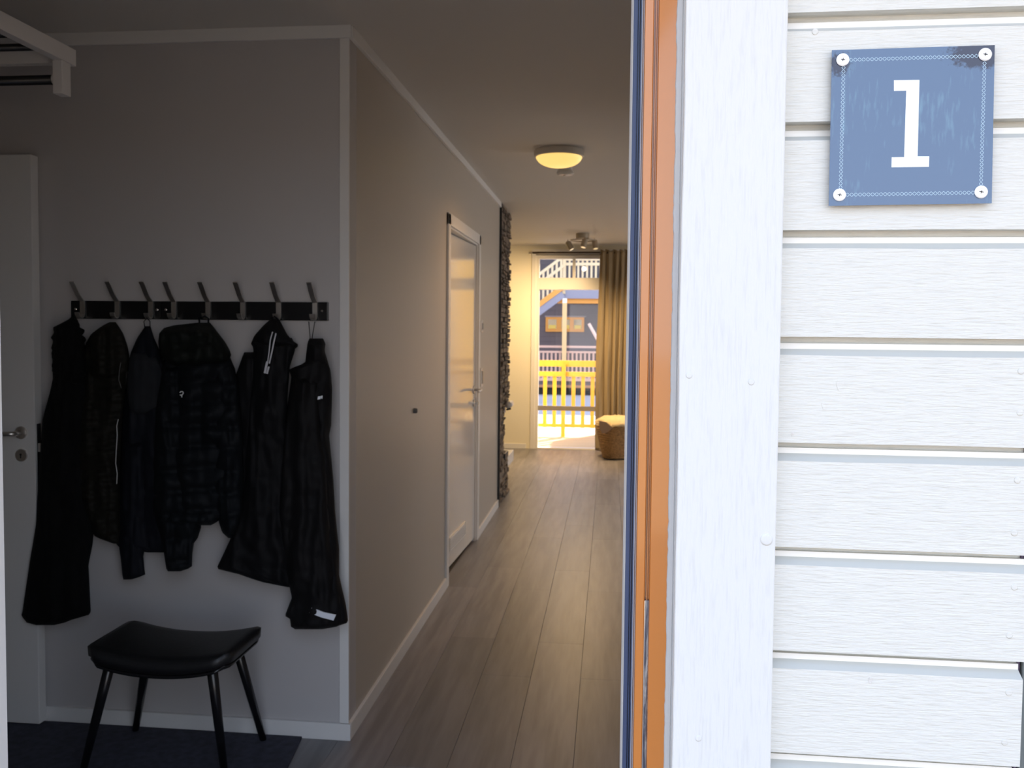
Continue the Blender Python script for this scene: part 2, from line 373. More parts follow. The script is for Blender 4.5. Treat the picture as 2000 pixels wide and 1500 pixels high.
# ---------------------------------------------------------------- interior shell
XW, YW, YE, ZC = -.90, 2.982, 10.755, 2.48
floor = struct(bx('floor', mat('subfloor', (.10, .085, .07), .6), (-4.6, 4.1, 1.25, YE+.02, -.12, -.0035)))
XS0 = -.931; PW = .2075; PL = 1.25
ncol0 = -8; cnt = 0
for c in range(ncol0, 20):
    x0 = XS0+c*PW
    off = {0: 3.622, 1: 4.066, 2: 3.628, 3: 4.047, 4: 3.640, 5: 4.10}.get(c, 3.6+random.random()*1.2)
    k = -3
    while True:
        y0 = off+k*PL; y1 = y0+PL; k += 1
        if y1 <= 1.26: continue
        if y0 >= YE: break
        a, bb = max(y0, 1.256), min(y1, YE+.01)
        if x0+PW < XW and a > YW: 
            if bb < 7.3: continue
        if x0 < -2.9 and a < 7.2: continue
        if x0 > .8 and a < 4.6 and bb < 4.7: continue
        g = G(); e = .0009; ch = .0013
        X0, X1 = x0+.0002, x0+PW-.0002
        g.add([(X0, a, -.0035), (X1, a, -.0035), (X1, bb, -.0035), (X0, bb, -.0035), (X0, a, -ch), (X1, a, -ch), (X1, bb, -ch), (X0, bb, -ch),
               (X0+e, a+e, 0), (X1-e, a+e, 0), (X1-e, bb-e, 0), (X0+e, bb-e, 0)],
              [(0, 3, 2, 1), (0, 1, 5, 4), (1, 2, 6, 5), (2, 3, 7, 6), (3, 0, 4, 7), (4, 5, 9, 8), (5, 6, 10, 9), (6, 7, 11, 10), (7, 4, 8, 11), (8, 9, 10, 11)])
        if cnt < 298:
            g.o('plank', Mplank[random.randrange(5)], floor); cnt += 1
ceil = struct(bx('ceiling', Mceil, (-4.6, 4.1, 1.12, YE+.1, ZC, ZC+.15)))
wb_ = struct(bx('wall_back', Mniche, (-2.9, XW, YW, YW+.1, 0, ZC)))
wl = struct(bx('wall_corridor', Mwall, (XW-.1, XW, YW+.1005, 4.885, 0, ZC)))
bx('wall_section', Mwall, (XW-.1, XW, 5.985, 7.155, 0, ZC), wl)
bx('wall_section', Mwall, (XW-.1, XW, 4.885, 5.985, 2.085, ZC), wl)
bx('wall_section', Mwall, (XW-.101, XW-.06, 4.885, 5.985, 0, 2.085), wl)
struct(bx('wall_left', Mwall, (-3.0, -2.9, 1.25, YW+.1, 0, ZC)))
struct(bx('wall_right', Mwall, (.80, .90, 1.25, 4.6, 0, ZC)))
struct(bx('wall_living_left', Mcream, (-4.6, -4.5, 7.1, YE+.1, 0, ZC)))
struct(bx('wall_living_near', Mcream, (-4.5, XW-.11, 7.1, 7.15, 0, ZC)))
o = struct(bx('wall_living_right', Mcream, (4.0, 4.1, 4.5, 5.3, 0, ZC)))
bx('wall_section', Mcream, (4.0, 4.1, 10.3, YE+.1, 0, ZC), o)
bx('wall_section', Mcream, (4.0, 4.1, 5.3, 10.3, 0, .45), o)
bx('wall_section', Mcream, (4.0, 4.1, 5.3, 10.3, 2.25, ZC), o)
struct(bx('wall_living_side', Mcream, (.9, 4.1, 4.5, 4.6, 0, ZC)))
# end wall with the patio door
DX0, DX1 = at(1037, 700, YE).x, 1.05
ew = struct(bx('wall_end', Mcream, (-4.6, DX0+.03, YE, YE+.14, 0, ZC)))
bx('wall_section', Mcream, (DX1, 1.9, YE, YE+.14, 0, ZC), ew)
bx('wall_section', Mcream, (3.8, 4.1, YE, YE+.14, 0, ZC), ew)
bx('wall_section', Mcream, (1.9, 3.8, YE, YE+.14, 2.3, ZC), ew)
bx('wall_section', Mcream, (1.9, 3.8, YE, YE+.14, 0, .3), ew)
bx('wall_section', Mcream, (DX0+.03, DX1, YE, YE+.14, 2.36, ZC), ew)

# trims
# crown on coat wall and corridor wall, corner trim, baseboards
def crown(name, a): return struct(bx(name, Mtrim, a, bev=.002))
crown('trim_1', (-2.9, XW+.012, YW-.012, YW, ZC-.044, ZC))
crown('trim_2', (XW, XW+.016, YW+.0005, 7.15, ZC-.04, ZC))
struct(bx('trim_3', Mtrim, (at(663.5, 700, YW-.01).x, XW+.006, YW-.011, YW, .062, ZC-.0445), bev=.001))
struct(bx('baseboard_back', Mtrim, (-2.9, XW+.013, YW-.013, YW, 0, .060), bev=.002))
o = struct(bx('baseboard_corridor', Mtrim, (XW, XW+.013, YW+.0005, 4.825, 0, .060), bev=.002))
bx('baseboard_piece', Mtrim, (XW, XW+.013, 6.045, 7.15, 0, .060), o, bev=.002)
struct(bx('baseboard_end', Mtrim, (-4.5, DX0-.05, YE-.013, YE, 0, .06), bev=.002))

# ---------------------------------------------------------------- corridor door
d2 = struct(empty('door_2', (XW, 5.43, 0)))
y0, y1 = 4.885, 5.985
bx('casing', Mtrim, (XW, XW+.013, y0-.06, y0+.005, 0, 2.09), d2, bev=.002)
bx('casing', Mtrim, (XW, XW+.013, y1-.005, y1+.06, 0, 2.09), d2, bev=.002)
bx('casing', Mtrim, (XW, XW+.013, y0-.06, y1+.06, 2.0305, 2.095), d2, bev=.002)
bx('jamb', Mtrim, (XW-.0595, XW, y0, y0+.03, 0, 2.06), d2)
bx('jamb', Mtrim, (XW-.0595, XW, y1-.03, y1, 0, 2.06), d2)
bx('jamb', Mtrim, (XW-.0595, XW, y0+.03, y1-.03, 2.02, 2.06), d2)
G().ext([(XW-.094, y0+.033), (XW-.054, y0+.033), (XW-.008, y1-.033), (XW-.048, y1-.033)], .022, 2.015).o('leaf', Mdoor, d2)
bx('hinge', Msteel, (XW-.012, XW-.004, y0+.028, y0+.04, 1.74, 1.84), d2)
bx('hinge', Msteel, (XW-.012, XW-.004, y0+.028, y0+.04, .25, .35), d2)
hy = y1-.085; xf = XW-.012
h = G().lathe([(.026, 0), (.026, .008), (.024, .010), (.0001, .010)], (xf, hy, 1.045), 'x', 20).o('rosette', Msteel, d2, smooth=False)
G().tube([(xf+.005, hy, 1.045), (xf+.045, hy, 1.045), (xf+.055, hy-.012, 1.045), (xf+.055, hy-.13, 1.043)], .009, 10).o('lever', Msteel, h, smooth=True)
h = G().lathe([(.026, 0), (.026, .008), (.024, .010), (.0001, .010)], (xf, hy, .955), 'x', 20).o('lock_rosette', Msteel, d2)
G().lathe([(.009, .008), (.009, .028), (.012, .032), (.012, .036), (.0001, .038)], (xf, hy, .955), 'x', 16).o('thumb_turn', Mchrome, h)
# ventilation grille low in the leaf
vg = G().ext([(XW-.0555+.0435*(5.16-y0)/1.034, 5.16), (XW-.0475+.0445*(5.16-y0)/1.034, 5.16), (XW-.0475+.0445*(5.64-y0)/1.034, 5.64), (XW-.0555+.0435*(5.64-y0)/1.034, 5.64)], .115, .205).o('vent_grille', Mdoor, d2)
for i in range(6):
    G().bar((XW-.046+.0445*(5.175-y0)/1.034, 5.175, .1275+.013*i), (XW-.046+.0445*(5.625-y0)/1.034, 5.625, .1275+.013*i), .006, .007).o('grille_slat', Mtrim, vg)
# two wall switches beyond the casing
Msw = mat('white_plastic', (.8, .78, .74), .2)
for z, hh, lb in ((1.475, .085, 'white rocker light switch on the grey corridor wall above the door lever height'), (1.12, .13, 'tall white switch plate beside the corridor door just above the lever')):
    s = empty('light_switch', (XW, 6.10, z-hh/2), label=lb, cat='switch')
    bx('switch_plate', Msw, (XW, XW+.020, 6.062, 6.142, z-hh/2, z+hh/2), s, bev=.006)
    bx('rocker', mat('grey_rocker', (.25, .24, .22), .3), (XW+.020, XW+.026, 6.078, 6.126, z-hh/2+.02, z+hh/2-.02), s, bev=.003)
tag(G().lathe([(.012, 0), (.012, .012), (.009, .017), (.0001, .018)], (XW, 4.02, 1.072), 'x', 16).o('door_stop_button', mat('grey_rubber', (.12, .12, .12), .6), smooth=False), 'small round grey door stop button on the corridor wall before the door', 'door stop')

# ---------------------------------------------------------------- open door leaf at left
d3 = struct(empty('door_3', (-2.45, 2.95, 0)))
lx1 = -2.027; ly0, ly1 = 2.928, 2.968
bx('leaf', mat('white_leaf_paint', (.74, .73, .71), .4), (-2.89, lx1, ly0, ly1, .012, 2.05), d3, bev=.003)
bx('latch_plate', mat('dark_latch', (.07, .07, .08), .35, metal=.8), (lx1-.0005, lx1+.0015, ly0+.010, ly1-.010, .84, 1.10), d3)
bx('latch_bolt', Msteel, (lx1+.001, lx1+.010, ly0+.013, ly1-.013, 1.00, 1.03), d3)
p = at(42, 845, ly0)
h = G().lathe([(.0225, 0), (.0225, -.006), (.020, -.009), (.0001, -.009)], (p.x, ly0, p.z), 'y', 24).o('rosette', Msteel, d3)
G().tube([(p.x, ly0-.005, p.z), (p.x, ly0-.042, p.z), (p.x-.012, ly0-.05, p.z), (p.x-.13, ly0-.05, p.z-.002)], .0085, 12).o('lever', Msteel, h, smooth=True)
p = at(43, 889, ly0)
h = G().lathe([(.0225, 0), (.0225, -.005), (.021, -.007), (.0001, -.007)], (p.x, ly0, p.z), 'y', 24).o('key_rosette', Msteel, d3)
G().lathe([(.0042, -.0065), (.0042, -.0078), (.0001, -.0078)], (p.x, ly0, p.z+.003), 'y', 12).box(p.x-.002, p.x+.002, ly0-.0078, ly0-.0065, p.z-.010, p.z+.002).o('keyhole', Mblack, h)

# ---------------------------------------------------------------- floor mat in the niche
Mmat = mat('blue_grey_carpet', (.055, .058, .085), .95, bump=.8, bscale=(350, 350, 350), var=.35, vscale=(40, 40, 40), dist=.004)
g = G().ext([(-2.88, 1.45), (-.93, 1.45), (-1.035, 2.76), (-1.062, 2.966), (-2.0, 2.966), (-2.88, 2.90)], .0005, .008)
tag(g.o('entrance_mat', Mmat), 'dark blue-grey entrance mat under the black stool', 'mat')

# ---------------------------------------------------------------- hat shelf top left
Mwm = mat('white_lacquered_metal', (.80, .78, .76), .35)
sh = empty('hat_shelf', (-2.0, 2.2, 2.148), label='white metal hat shelf with black rods high in the upper left corner', cat='shelf')
bxr = -1.645
bx('side_rail', Mwm, (bxr-.03, bxr, 1.35, 2.60, 2.248, 2.298), sh, bev=.002)
bx('end_post', Mwm, (bxr-.031, bxr-.0003, 2.528, 2.572, 2.148, 2.2475), sh, bev=.002)
bx('back_rail', Mwm, (-2.9, bxr-.031, 2.57, 2.598, 2.252, 2.290), sh, bev=.002)
bx('side_rail', Mwm, (-2.9, -2.87, 1.35, 2.569, 2.248, 2.298), sh, bev=.002)
for i in range(10):
    y = 1.44+i*.115
    G().tube([(-2.86, y, 2.27), (bxr-.031, y, 2.27)], .011, 10).o('shelf_rod', Mblack, sh, smooth=True)
r = G().tube([(-2.9, 2.55, 2.195), (bxr-.033, 2.55, 2.195)], .0145, 12).o('coat_rod', Mblack, sh, smooth=True)
G().lathe([(.017, 0), (.017, .006), (.0001, .006)], (bxr-.040, 2.55, 2.195), 'x', 16).o('rod_cap', Mwm, r)

# ---------------------------------------------------------------- coat racks with hooks
Yr = YW
racks = [((139.5, 315), (160, 228, 293.5), (148, 307), 'short black coat rack rail with three steel hooks, left of the pair'),
         ((316, 641), (338.5, 405.4, 473.5, 543.4, 614.5), (324, 629), 'longer black coat rack rail with five steel hooks, right of the pair')]
def railz(x, top):   # the rail is level in the room
    return (1.540 if top else 1.4765)
for (xa, xb), hooks, scr, lb in racks:
    X0, X1 = at(xa, 605, Yr-.01).x, at(xb, 608, Yr-.01).x
    r = empty('coat_rack', ((X0+X1)/2, Yr, railz(0, 0)), label=lb, cat='coat rack', group='wall coat racks')
    bx('rail', mat('black_lacquer', (.006, .006, .007), .3), (X0+.001, X1-.001, Yr-.014, Yr-.0005, 1.4765, 1.540), r, bev=.0015)
    for s_ in scr:
        p = at(s_, 607, Yr-.014)
        G().lathe([(.0045, 0), (.0045, -.002), (.003, -.003), (.0001, -.003)], (p.x, Yr-.014, 1.510), 'y', 14).o('screw', Mchrome, r)
    for hx in hooks:
        x = at(hx, 607, Yr-.02).x; w = .0085; y = Yr-.014
        g = G()
        # bent flat steel strip: (dist from rail, z) centre line
        path = [(.066, 1.604), (.058, 1.596), (.030, 1.560), (.0035, 1.538), (.0035, 1.492), (.006, 1.484), (.014, 1.4795), (.024, 1.4805), (.032, 1.487), (.036, 1.498)]
        T = .0016; v = []; f = []
        for i, (dd, z) in enumerate(path):
            a = Vector(path[max(i-1, 0)]); bq = Vector(path[min(i+1, len(path)-1)]); t = (bq-a).normalized(); nr = Vector((-t.y, t.x))*T
            for sgn_ in (1, -1):
                q = Vector((dd, z))+nr*sgn_
                v += [(x-w, y-q.x, q.y), (x+w, y-q.x, q.y)]
        for i in range(len(path)-1):
            a = i*4; f += [(a, a+1, a+5, a+4), (a+2, a+6, a+7, a+3), (a, a+4, a+6, a+2), (a+1, a+3, a+7, a+5)]
        f += [(0, 2, 3, 1), (len(v)-4, len(v)-3, len(v)-1, len(v)-2)]
        obj('hook', v, f, Msteel, r)

# ---------------------------------------------------------------- garments
def interp(rows, y):
    for a, b in zip(rows, rows[1:]):
        if a[0] <= y <= b[0]:
            t = (y-a[0])/(b[0]-a[0]) if b[0] > a[0] else 0
            return [a[i]+(b[i]-a[i])*t for i in range(1, len(a))]
    return list(rows[-1][1:])
def drape(name, rows, Yb, thick, mt, parent=None, quilt=0, fold=.25, seed=0, N=None, M=26, fuzz=0, origin=None, power=.55, qamp=.35):
    """rows: (pixel row, left, right[, depth factor]) on the plane Yb; the cloth bulges from Yb towards the room"""
    rows = [tuple(r)+((1.,) if len(r) == 3 else ()) for r in rows]
    ya, yb = rows[0][0], rows[-1][0]; N = N or max(8, int((yb-ya)/5))
    v = []; f = []; L = M+1
    for i in range(N+1):
        t = i/N; py = ya+(yb-ya)*t
        xl_, xr_, dp = interp(rows, py)
        endf = min(1, (i+.35)/3)*min(1, (N-i+.9)/2.2)
        fz = fuzz*noise.noise(Vector((seed, py*.11, 0))) if fuzz else 0
        fz2 = fuzz*noise.noise(Vector((seed+5, py*.12, 0))) if fuzz else 0
        for j in range(L):
            s = j/M; u = (1-math.cos(math.pi*s))/2
            px = (xl_+fz)+(xr_+fz2-xl_-fz)*u
            d_ = thick*dp*(math.sin(math.pi*s)**power if 0 < j < M else 0)*endf**.5
            fo = noise.noise(Vector((px*.045+seed, py*.006, seed)))+.5*noise.noise(Vector((px*.1, py*.016, seed+3)))+.35*noise.noise(Vector((px*.05, py*.05, seed+8)))
            d_ *= 1+fold*fo*1.6
            if quilt:
                ph = (py+.12*(px-xl_)+6*noise.noise(Vector((px*.02, py*.01, seed+2))))/quilt
                d_ *= 1-qamp+qamp*abs(math.sin(math.pi*ph))**.55*1.25
            p = at(px, py, Yb-max(0, d_))
            v.append((p.x, p.y, p.z))
        # back points
    nf = (N+1)*L
    for i in range(N+1):
        for j in (0, M):
            q = v[i*L+j]; 
    for i in range(N):
        for j in range(M):
            a = i*L+j; f.append((a, a+1, a+L+1, a+L))
    # flat back
    bs = len(v)
    for i in range(N+1):
        for j in (0, M):
            q = v[i*L+j]; v.append((q[0]-.012*(1 if j == 0 else -1)*-1, Yb+.006, q[2]))
    for i in range(N):
        a = bs+2*i
        f.append((a, a+2, a+3, a+1)); f.append((i*L, (i+1)*L, a+2, a)); f.append((i*L+M, a+1, a+3, (i+1)*L+M))
    f.append(tuple([j for j in range(L)]+[bs+1, bs])); f.append(tuple([N*L+j for j in range(L)]+[bs+2*N+1, bs+2*N]))
    return obj(name, v, f, mt, parent, smooth=True, origin=origin)
def cloth(name, c, rough=.8, b=.3, sc=300, sheen=0):
    M_ = mat(name, tuple(q*.75 for q in c), max(.7, rough), spec=.18, bump=b, bscale=(sc, sc, sc), dist=.002); M_.node_tree.nodes['Principled BSDF'].inputs['Sheen Weight'].default_value = sheen
    return M_
def garment(name, px, py, Y, label, cat='jacket'):
    return empty(name, at(px, py, Y), label=label, cat=cat, group='outerwear on the coat hooks')
Yb = YW-.045
# 1 long black coat
Mc1 = cloth('black_wool', (.0055, .0055, .006), .95, .6, 200)
g1 = garment('winter_coat', 110, 1220, Yb, 'long black coat with shaggy collar, hanging leftmost and reaching lowest at left', 'coat')
drape('coat_body', [(690, 102, 166), (740, 103, 170), (764, 98, 172), (800, 88, 176), (820, 83, 178), (934, 75, 182), (1025, 70, 184), (1063, 64, 181), (1088, 59.5, 176), (1104, 57, 173), (1195, 43.6, 177.5), (1203, 41, 172), (1208, 46, 146), (1219, 54, 120), (1221, 70, 106)], Yb, .075, Mc1, g1, seed=1, fold=.2)
drape('collar', [(619, 139, 147, .5), (624, 136, 150, .7), (632, 112, 156), (640, 106, 160), (650, 103, 164), (666, 102, 167), (690, 101, 168), (730, 103, 169), (750, 106, 166)], Yb-.01, .085, cloth('black_pile', (.006, .006, .006), .95, 1, 90), g1, seed=2, fold=.3, fuzz=9)
# 2 olive-black quilted jacket
Mc2 = cloth('olive_black_nylon', (.014, .0125, .009), .5, .25, 120)
g2 = garment('quilted_jacket', 200, 1060, Yb-.01, 'olive-black quilted hooded jacket with pale drawcord, second garment from the left')
drape('jacket_body', [(715, 166, 246), (760, 160, 245), (830, 150, 238), (900, 142, 236), (960, 148, 236), (1040, 181, 236), (1049, 186, 234), (1062, 222, 232)], Yb-.008, .075, Mc2, g2, quilt=21, seed=4, qamp=.25)
drape('hood', [(629, 214, 226, .5), (636, 200, 231, .8), (652, 178, 241), (672, 167, 248), (695, 162, 253), (720, 164, 252), (738, 178, 240, .8)], Yb-.02, .09, Mc2, g2, quilt=26, seed=5, qamp=.2)
Mcord = mat('pale_cord', (.55, .55, .55), .5)
def cord(pts, Y, r, nm, parent, mt=None): return G().tube([at(x, y, Y) for x, y in pts], r, 6).o(nm, mt or Mcord, parent, smooth=True)
cord([(236, 708), (233, 725), (232, 742), (237, 758)], Yb-.105, .0010, 'drawcord', g2, mat('dim_cord', (.12, .12, .12), .6))
cord([(231, 819), (228, 832), (229, 850), (227, 880), (226, 905), (229, 925), (228, 945)], Yb-.095, .0014, 'piping', g2)
# 3 blue-black jacket with grey hood panel
Mc3 = cloth('blue_black_softshell', (.007, .0085, .014), .7)
g3 = garment('softshell_jacket', 270, 1130, Yb, 'blue-black soft jacket with rounded grey hood panel, third garment from the left')
drape('jacket_body', [(637, 284, 294, .4), (660, 268, 301, .6), (690, 255, 314), (720, 250, 324), (800, 240, 332), (900, 236, 335), (1000, 230, 338), (1062, 226, 332), (1069, 233, 328), (1079, 288, 322)], Yb+.005, .06, Mc3, g3, seed=7)
drape('sleeve', [(860, 240, 292), (930, 233, 292), (1000, 231, 290), (1072, 233, 283), (1086, 235, 280), (1110, 238, 282), (1123, 239, 284), (1128, 240, 270), (1132, 241, 256)], Yb-.012, .05, Mc3, g3, seed=8)
drape('hood_panel', [(690, 258, 296), (700, 252, 306), (730, 249, 318), (750, 248, 321), (775, 249, 320), (795, 252, 308), (808, 258, 284)], Yb-.043, .022, cloth('charcoal_knit', (.022, .024, .028), .85), g3, seed=9)
cord([(283, 640), (281, 628), (287, 621), (293, 628), (293, 640)], Yb-.03, .0015, 'hanging_loop', g3, Mc3)
# 4 puffer
Mc4 = cloth('black_puffer_nylon', (.008, .010, .013), .34, .2, 100)
g4 = garment('puffer_jacket', 390, 1116, Yb, 'black down puffer jacket with wide hood and small white chest mark, in the middle')
drape('jacket_body', [(690, 322, 446), (720, 316, 459), (760, 311, 466), (850, 303, 470), (950, 300, 462), (1000, 303, 440), (1018, 306, 427), (1026, 312, 412)], Yb-.02, .10, Mc4, g4, quilt=42, seed=11, qamp=.3)
drape('sleeve', [(715, 318, 352), (800, 304, 356), (900, 299, 362), (1000, 299, 392), (1030, 308, 393), (1052, 316, 386), (1060, 318, 379), (1080, 320, 376), (1106, 324, 375), (1112, 325, 366), (1116, 328, 352)], Yb-.035, .085, Mc4, g4, quilt=44, seed=12, qamp=.3)
drape('sleeve', [(705, 412, 448), (740, 418, 463), (850, 418, 474), (950, 418, 476), (1000, 424, 474), (1022, 428, 469), (1040, 434, 461), (1051, 446, 456)], Yb-.035, .085, Mc4, g4, quilt=42, seed=13, qamp=.3)
drape('hood', [(630, 386, 410, .4), (637, 324, 416, .7), (650, 311, 426), (668, 309, 440), (684, 311, 449), (694, 313, 452), (704, 320, 447), (714, 336, 425, .7)], Yb-.04, .13, cloth('dark_green_black_nylon', (.010, .012, .010), .42, .2, 90), g4, quilt=40, seed=14, qamp=.2)
cord([(390, 640), (389, 622), (400, 617), (407, 622), (407, 640)], Yb-.055, .003, 'hanging_loop', g4, Mc4)
mk = G()
for a in ([(351, 767), (354, 764.5), (357.5, 765), (358, 769), (354.5, 771.5)], [(351.5, 771), (355, 772), (355, 776)]):
    pts = [at(x, y, Yb-.137) for x, y in a]
    for p, q in zip(pts, pts[1:]): mk.bar(p, q, .0032, .0012, up=(0, 1, 0))
mk.o('chest_mark', mat('white_print', (.75, .75, .75), .5), g4)
# 5 jacket with striped zip
Mc5 = cloth('black_shell', (.0075, .0075, .009), .6, .25, 160)
g5 = garment('zip_jacket', 520, 1146, Yb, 'black shell jacket with two white stripes beside the collar zip, fifth from the left')
drape('sleeve', [(688, 477, 500), (700, 472, 505), (734, 460, 506), (850, 463, 500), (950, 465, 495), (1042, 452, 492)], Yb+.004, .05, Mc5, g5, seed=20)
drape('jacket_body', [(660, 498, 570), (668, 490, 574), (682, 495, 577), (716, 494, 566), (780, 488, 561), (860, 482, 562), (950, 476, 566), (1040, 456, 570), (1108, 424, 572), (1111, 423, 572), (1122, 468, 572), (1130, 490, 572), (1137, 512, 572), (1147, 562, 572)], Yb-.01, .07, Mc5, g5, seed=21, power=.45)
drape('collar', [(622, 530, 544, .4), (634, 516, 551, .7), (655, 497, 562), (668, 491, 575), (674, 490, 585, .8), (682, 500, 576, .6)], Yb-.02, .072, Mc5, g5, seed=22)
cord([(532, 634), (530, 622), (536, 618), (543, 623), (544, 634)], Yb-.04, .0025, 'hanging_loop', g5, Mc5)
Mst = mat('white_stripe', (.62, .62, .66), .5)
def ribbon(name, pts, Y, w, mt, parent):
    g = G(); P = [at(x, y, Y) for x, y in pts]
    for p, q in zip(P, P[1:]): g.bar(p, q, w, .002, up=(0, 1, 0))
    return g.o(name, mt, parent)
ribbon('zip_stripe', [(532.5, 648), (528, 664), (526, 684), (523, 706)], Yb-.104, .0032, Mst, g5)
ribbon('zip_stripe', [(539, 651), (535, 668), (531, 688), (526, 710)], Yb-.104, .0042, Mst, g5)
ribbon('zip_stripe', [(522, 706), (517, 729)], Yb-.096, .007, Mst, g5)
ribbon('zip_stripe', [(525, 716), (521.5, 730)], Yb-.096, .006, Mst, g5)
p = at(477.5, 1111, Yb-.06); G().lathe([(.0045, 0), (.0045, -.003), (.0001, -.003)], p, 'y', 12).o('snap_button', Mchrome, g5)
# 6 jacket with reflective cuff
Mc6 = cloth('black_rain_shell', (.0095, .009, .010), .55, .25, 160)
g6 = garment('rain_jacket', 620, 1228, Yb, 'black jacket with white reflective cuff tag, hanging rightmost by a thin loop', 'jacket')
drape('jacket_body', [(662, 604, 631), (668, 601, 634), (674, 600, 635), (682, 599, 633), (708, 596, 641), (716, 580, 643), (719, 563, 645), (736, 569, 647), (760, 566, 649), (830, 556, 647), (850, 553, 643), (934, 551, 651), (1002, 549, 655), (1070, 556, 662), (1122, 564, 662), (1183, 574, 676), (1205, 590, 679), (1216, 600, 680), (1222, 610, 662)], Yb-.018, .07, Mc6, g6, seed=31)
drape('sleeve', [(735, 573, 620), (800, 562, 628), (860, 554, 632), (934, 549, 638), (1002, 545, 642), (1070, 552, 650), (1122, 560, 656), (1149, 566, 658), (1167, 570, 664), (1203, 556, 668), (1208, 566, 668), (1222, 568, 664), (1227, 568, 650), (1229, 576, 630)], Yb-.038, .075, Mc6, g6, seed=32, power=.45)
drape('collar', [(661, 604, 631), (672, 600, 636), (684, 600, 634), (715, 597, 640, .7)], Yb-.028, .07, Mc6, g6, seed=33)
cord([(606, 664), (604.5, 645), (603, 628)], Yb-.04, .0014, 'hanging_loop', g6, Mc6)
cord([(609, 664), (612, 645), (615, 628)], Yb-.04, .0014, 'hanging_loop', g6, Mc6)
Mrefl = mat('white_reflective', (.86, .9, .97), .4)
def quadp(name, pts, Y, mt, parent, bow=0):
    P = [at(x, y, Y) for x, y in pts]; B = [q+Vector((0, .004, 0)) for q in P]; k = len(P)
    return obj(name, P+B, [tuple(range(k)), tuple(range(2*k-1, k-1, -1))]+[(i, (i+1) % k, k+(i+1) % k, k+i) for i in range(k)], mt, parent)
quadp('cuff_tag', [(609, 1187), (632, 1196), (656, 1201), (651, 1212), (628, 1206), (604, 1197)], Yb-.120, Mrefl, g6)
quadp('chest_tag', [(621, 774.5), (626.5, 773.5), (625.5, 779.5), (620, 780.5)], Yb-.112, Mrefl, g6)
quadp('chest_tag', [(627.8, 773), (629.5, 773), (629, 779), (627, 778)], Yb-.112, Mrefl, g6)

# ---------------------------------------------------------------- stool
Mseat = mat('black_leather', (.010, .010, .011), .42, bump=.15, bscale=(220, 220, 220))
Mleg = mat('black_lacquered_wood', (.008, .008, .009), .22)
stl = empty('stool', (-1.35, 2.63, 0), label='black four-legged stool with a saddle-shaped leather seat under the coats', cat='stool')
cx, cy = -1.352, 2.635; HW, HD = .232, .150
def seat(name, zt, zb, hw, hd, mt, crown_=0):
    v = []; f = []; nx, ny = 24, 12
    def rr(u, w_):
        # rounded rectangle
        return u, w_
    ring = []
    for i in range(nx+1):
        for j in range(ny+1):
            u = -1+2*i/nx; w_ = -1+2*j/ny
            du = hw*u; dv = hd*w_*(1-.03*u*u)
            cu = max(0, abs(u)-.86)/.14; cw = max(0, abs(w_)-.80)/.20
            sh_ = cu*cw*.018; du -= math.copysign(sh_, u); dv -= math.copysign(sh_, w_)
            saddle = .034*(abs(u)**2.2)
            edge = max(cu, cw)**2.5*.008
            v.append((cx+du, cy+dv, zt+saddle-edge+crown_*(1-w_*w_)*(1-u*u)))
    nt = len(v)
    for i in range(nx+1):
        for j in range(ny+1):
            p = v[i*(ny+1)+j]; u = -1+2*i/nx
            v.append((cx+(p[0]-cx)*.992, cy+(p[1]-cy)*.992, zb+.034*abs(u)**2.2))
    for i in range(nx):
        for j in range(ny):
            a = i*(ny+1)+j; f.append((a, a+ny+1, a+ny+2, a+1)); f.append((nt+a, nt+a+1, nt+a+ny+2, nt+a+ny+1))
    per = [(i, 0) for i in range(nx)]+[(nx, j) for j in range(ny)]+[(i, ny) for i in range(nx, 0, -1)]+[(0, j) for j in range(ny, 0, -1)]
    idx = [i*(ny+1)+j for i, j in per]
    for k in range(len(idx)):
        a, b_ = idx[k], idx[(k+1) % len(idx)]; f.append((a, b_, nt+b_, nt+a))
    return obj(name, v, f, mt, stl, smooth=True)
seat('seat_cushion', .442, .404, HW, HD, Mseat, .006)
seat('seat_base', .4035, .388, HW-.006, HD-.006, Mleg)
legs = [((-.165, .10), (-1.664, 2.90)), ((.165, .10), (-1.180, 2.90)), ((-.170, -.115), None), ((.165, -.115), None)]
tops = {0: (-.15, .105), 1: (.15, .105), 2: (-.165, -.105), 3: (.165, -.105)}
feet = {0: (-1.60, 2.895), 1: (-1.085, 2.835), 2: atz(162, 1512, 0)[:2], 3: atz(438, 1512, 0)[:2]}
feet[0] = atz(265, 1430, 0)[:2]; feet[1] = atz(514, 1449, 0)[:2]
for k in range(4):
    a = Vector((cx+tops[k][0], cy+tops[k][1], .408)); b = Vector((feet[k][0], feet[k][1], .0095))
    G().tube([a, a*.5+b*.5, b, b-Vector((0, 0, .0005))], [.0165, .0145, .0115, .008], 14).o('leg', Mleg, stl, smooth=True)

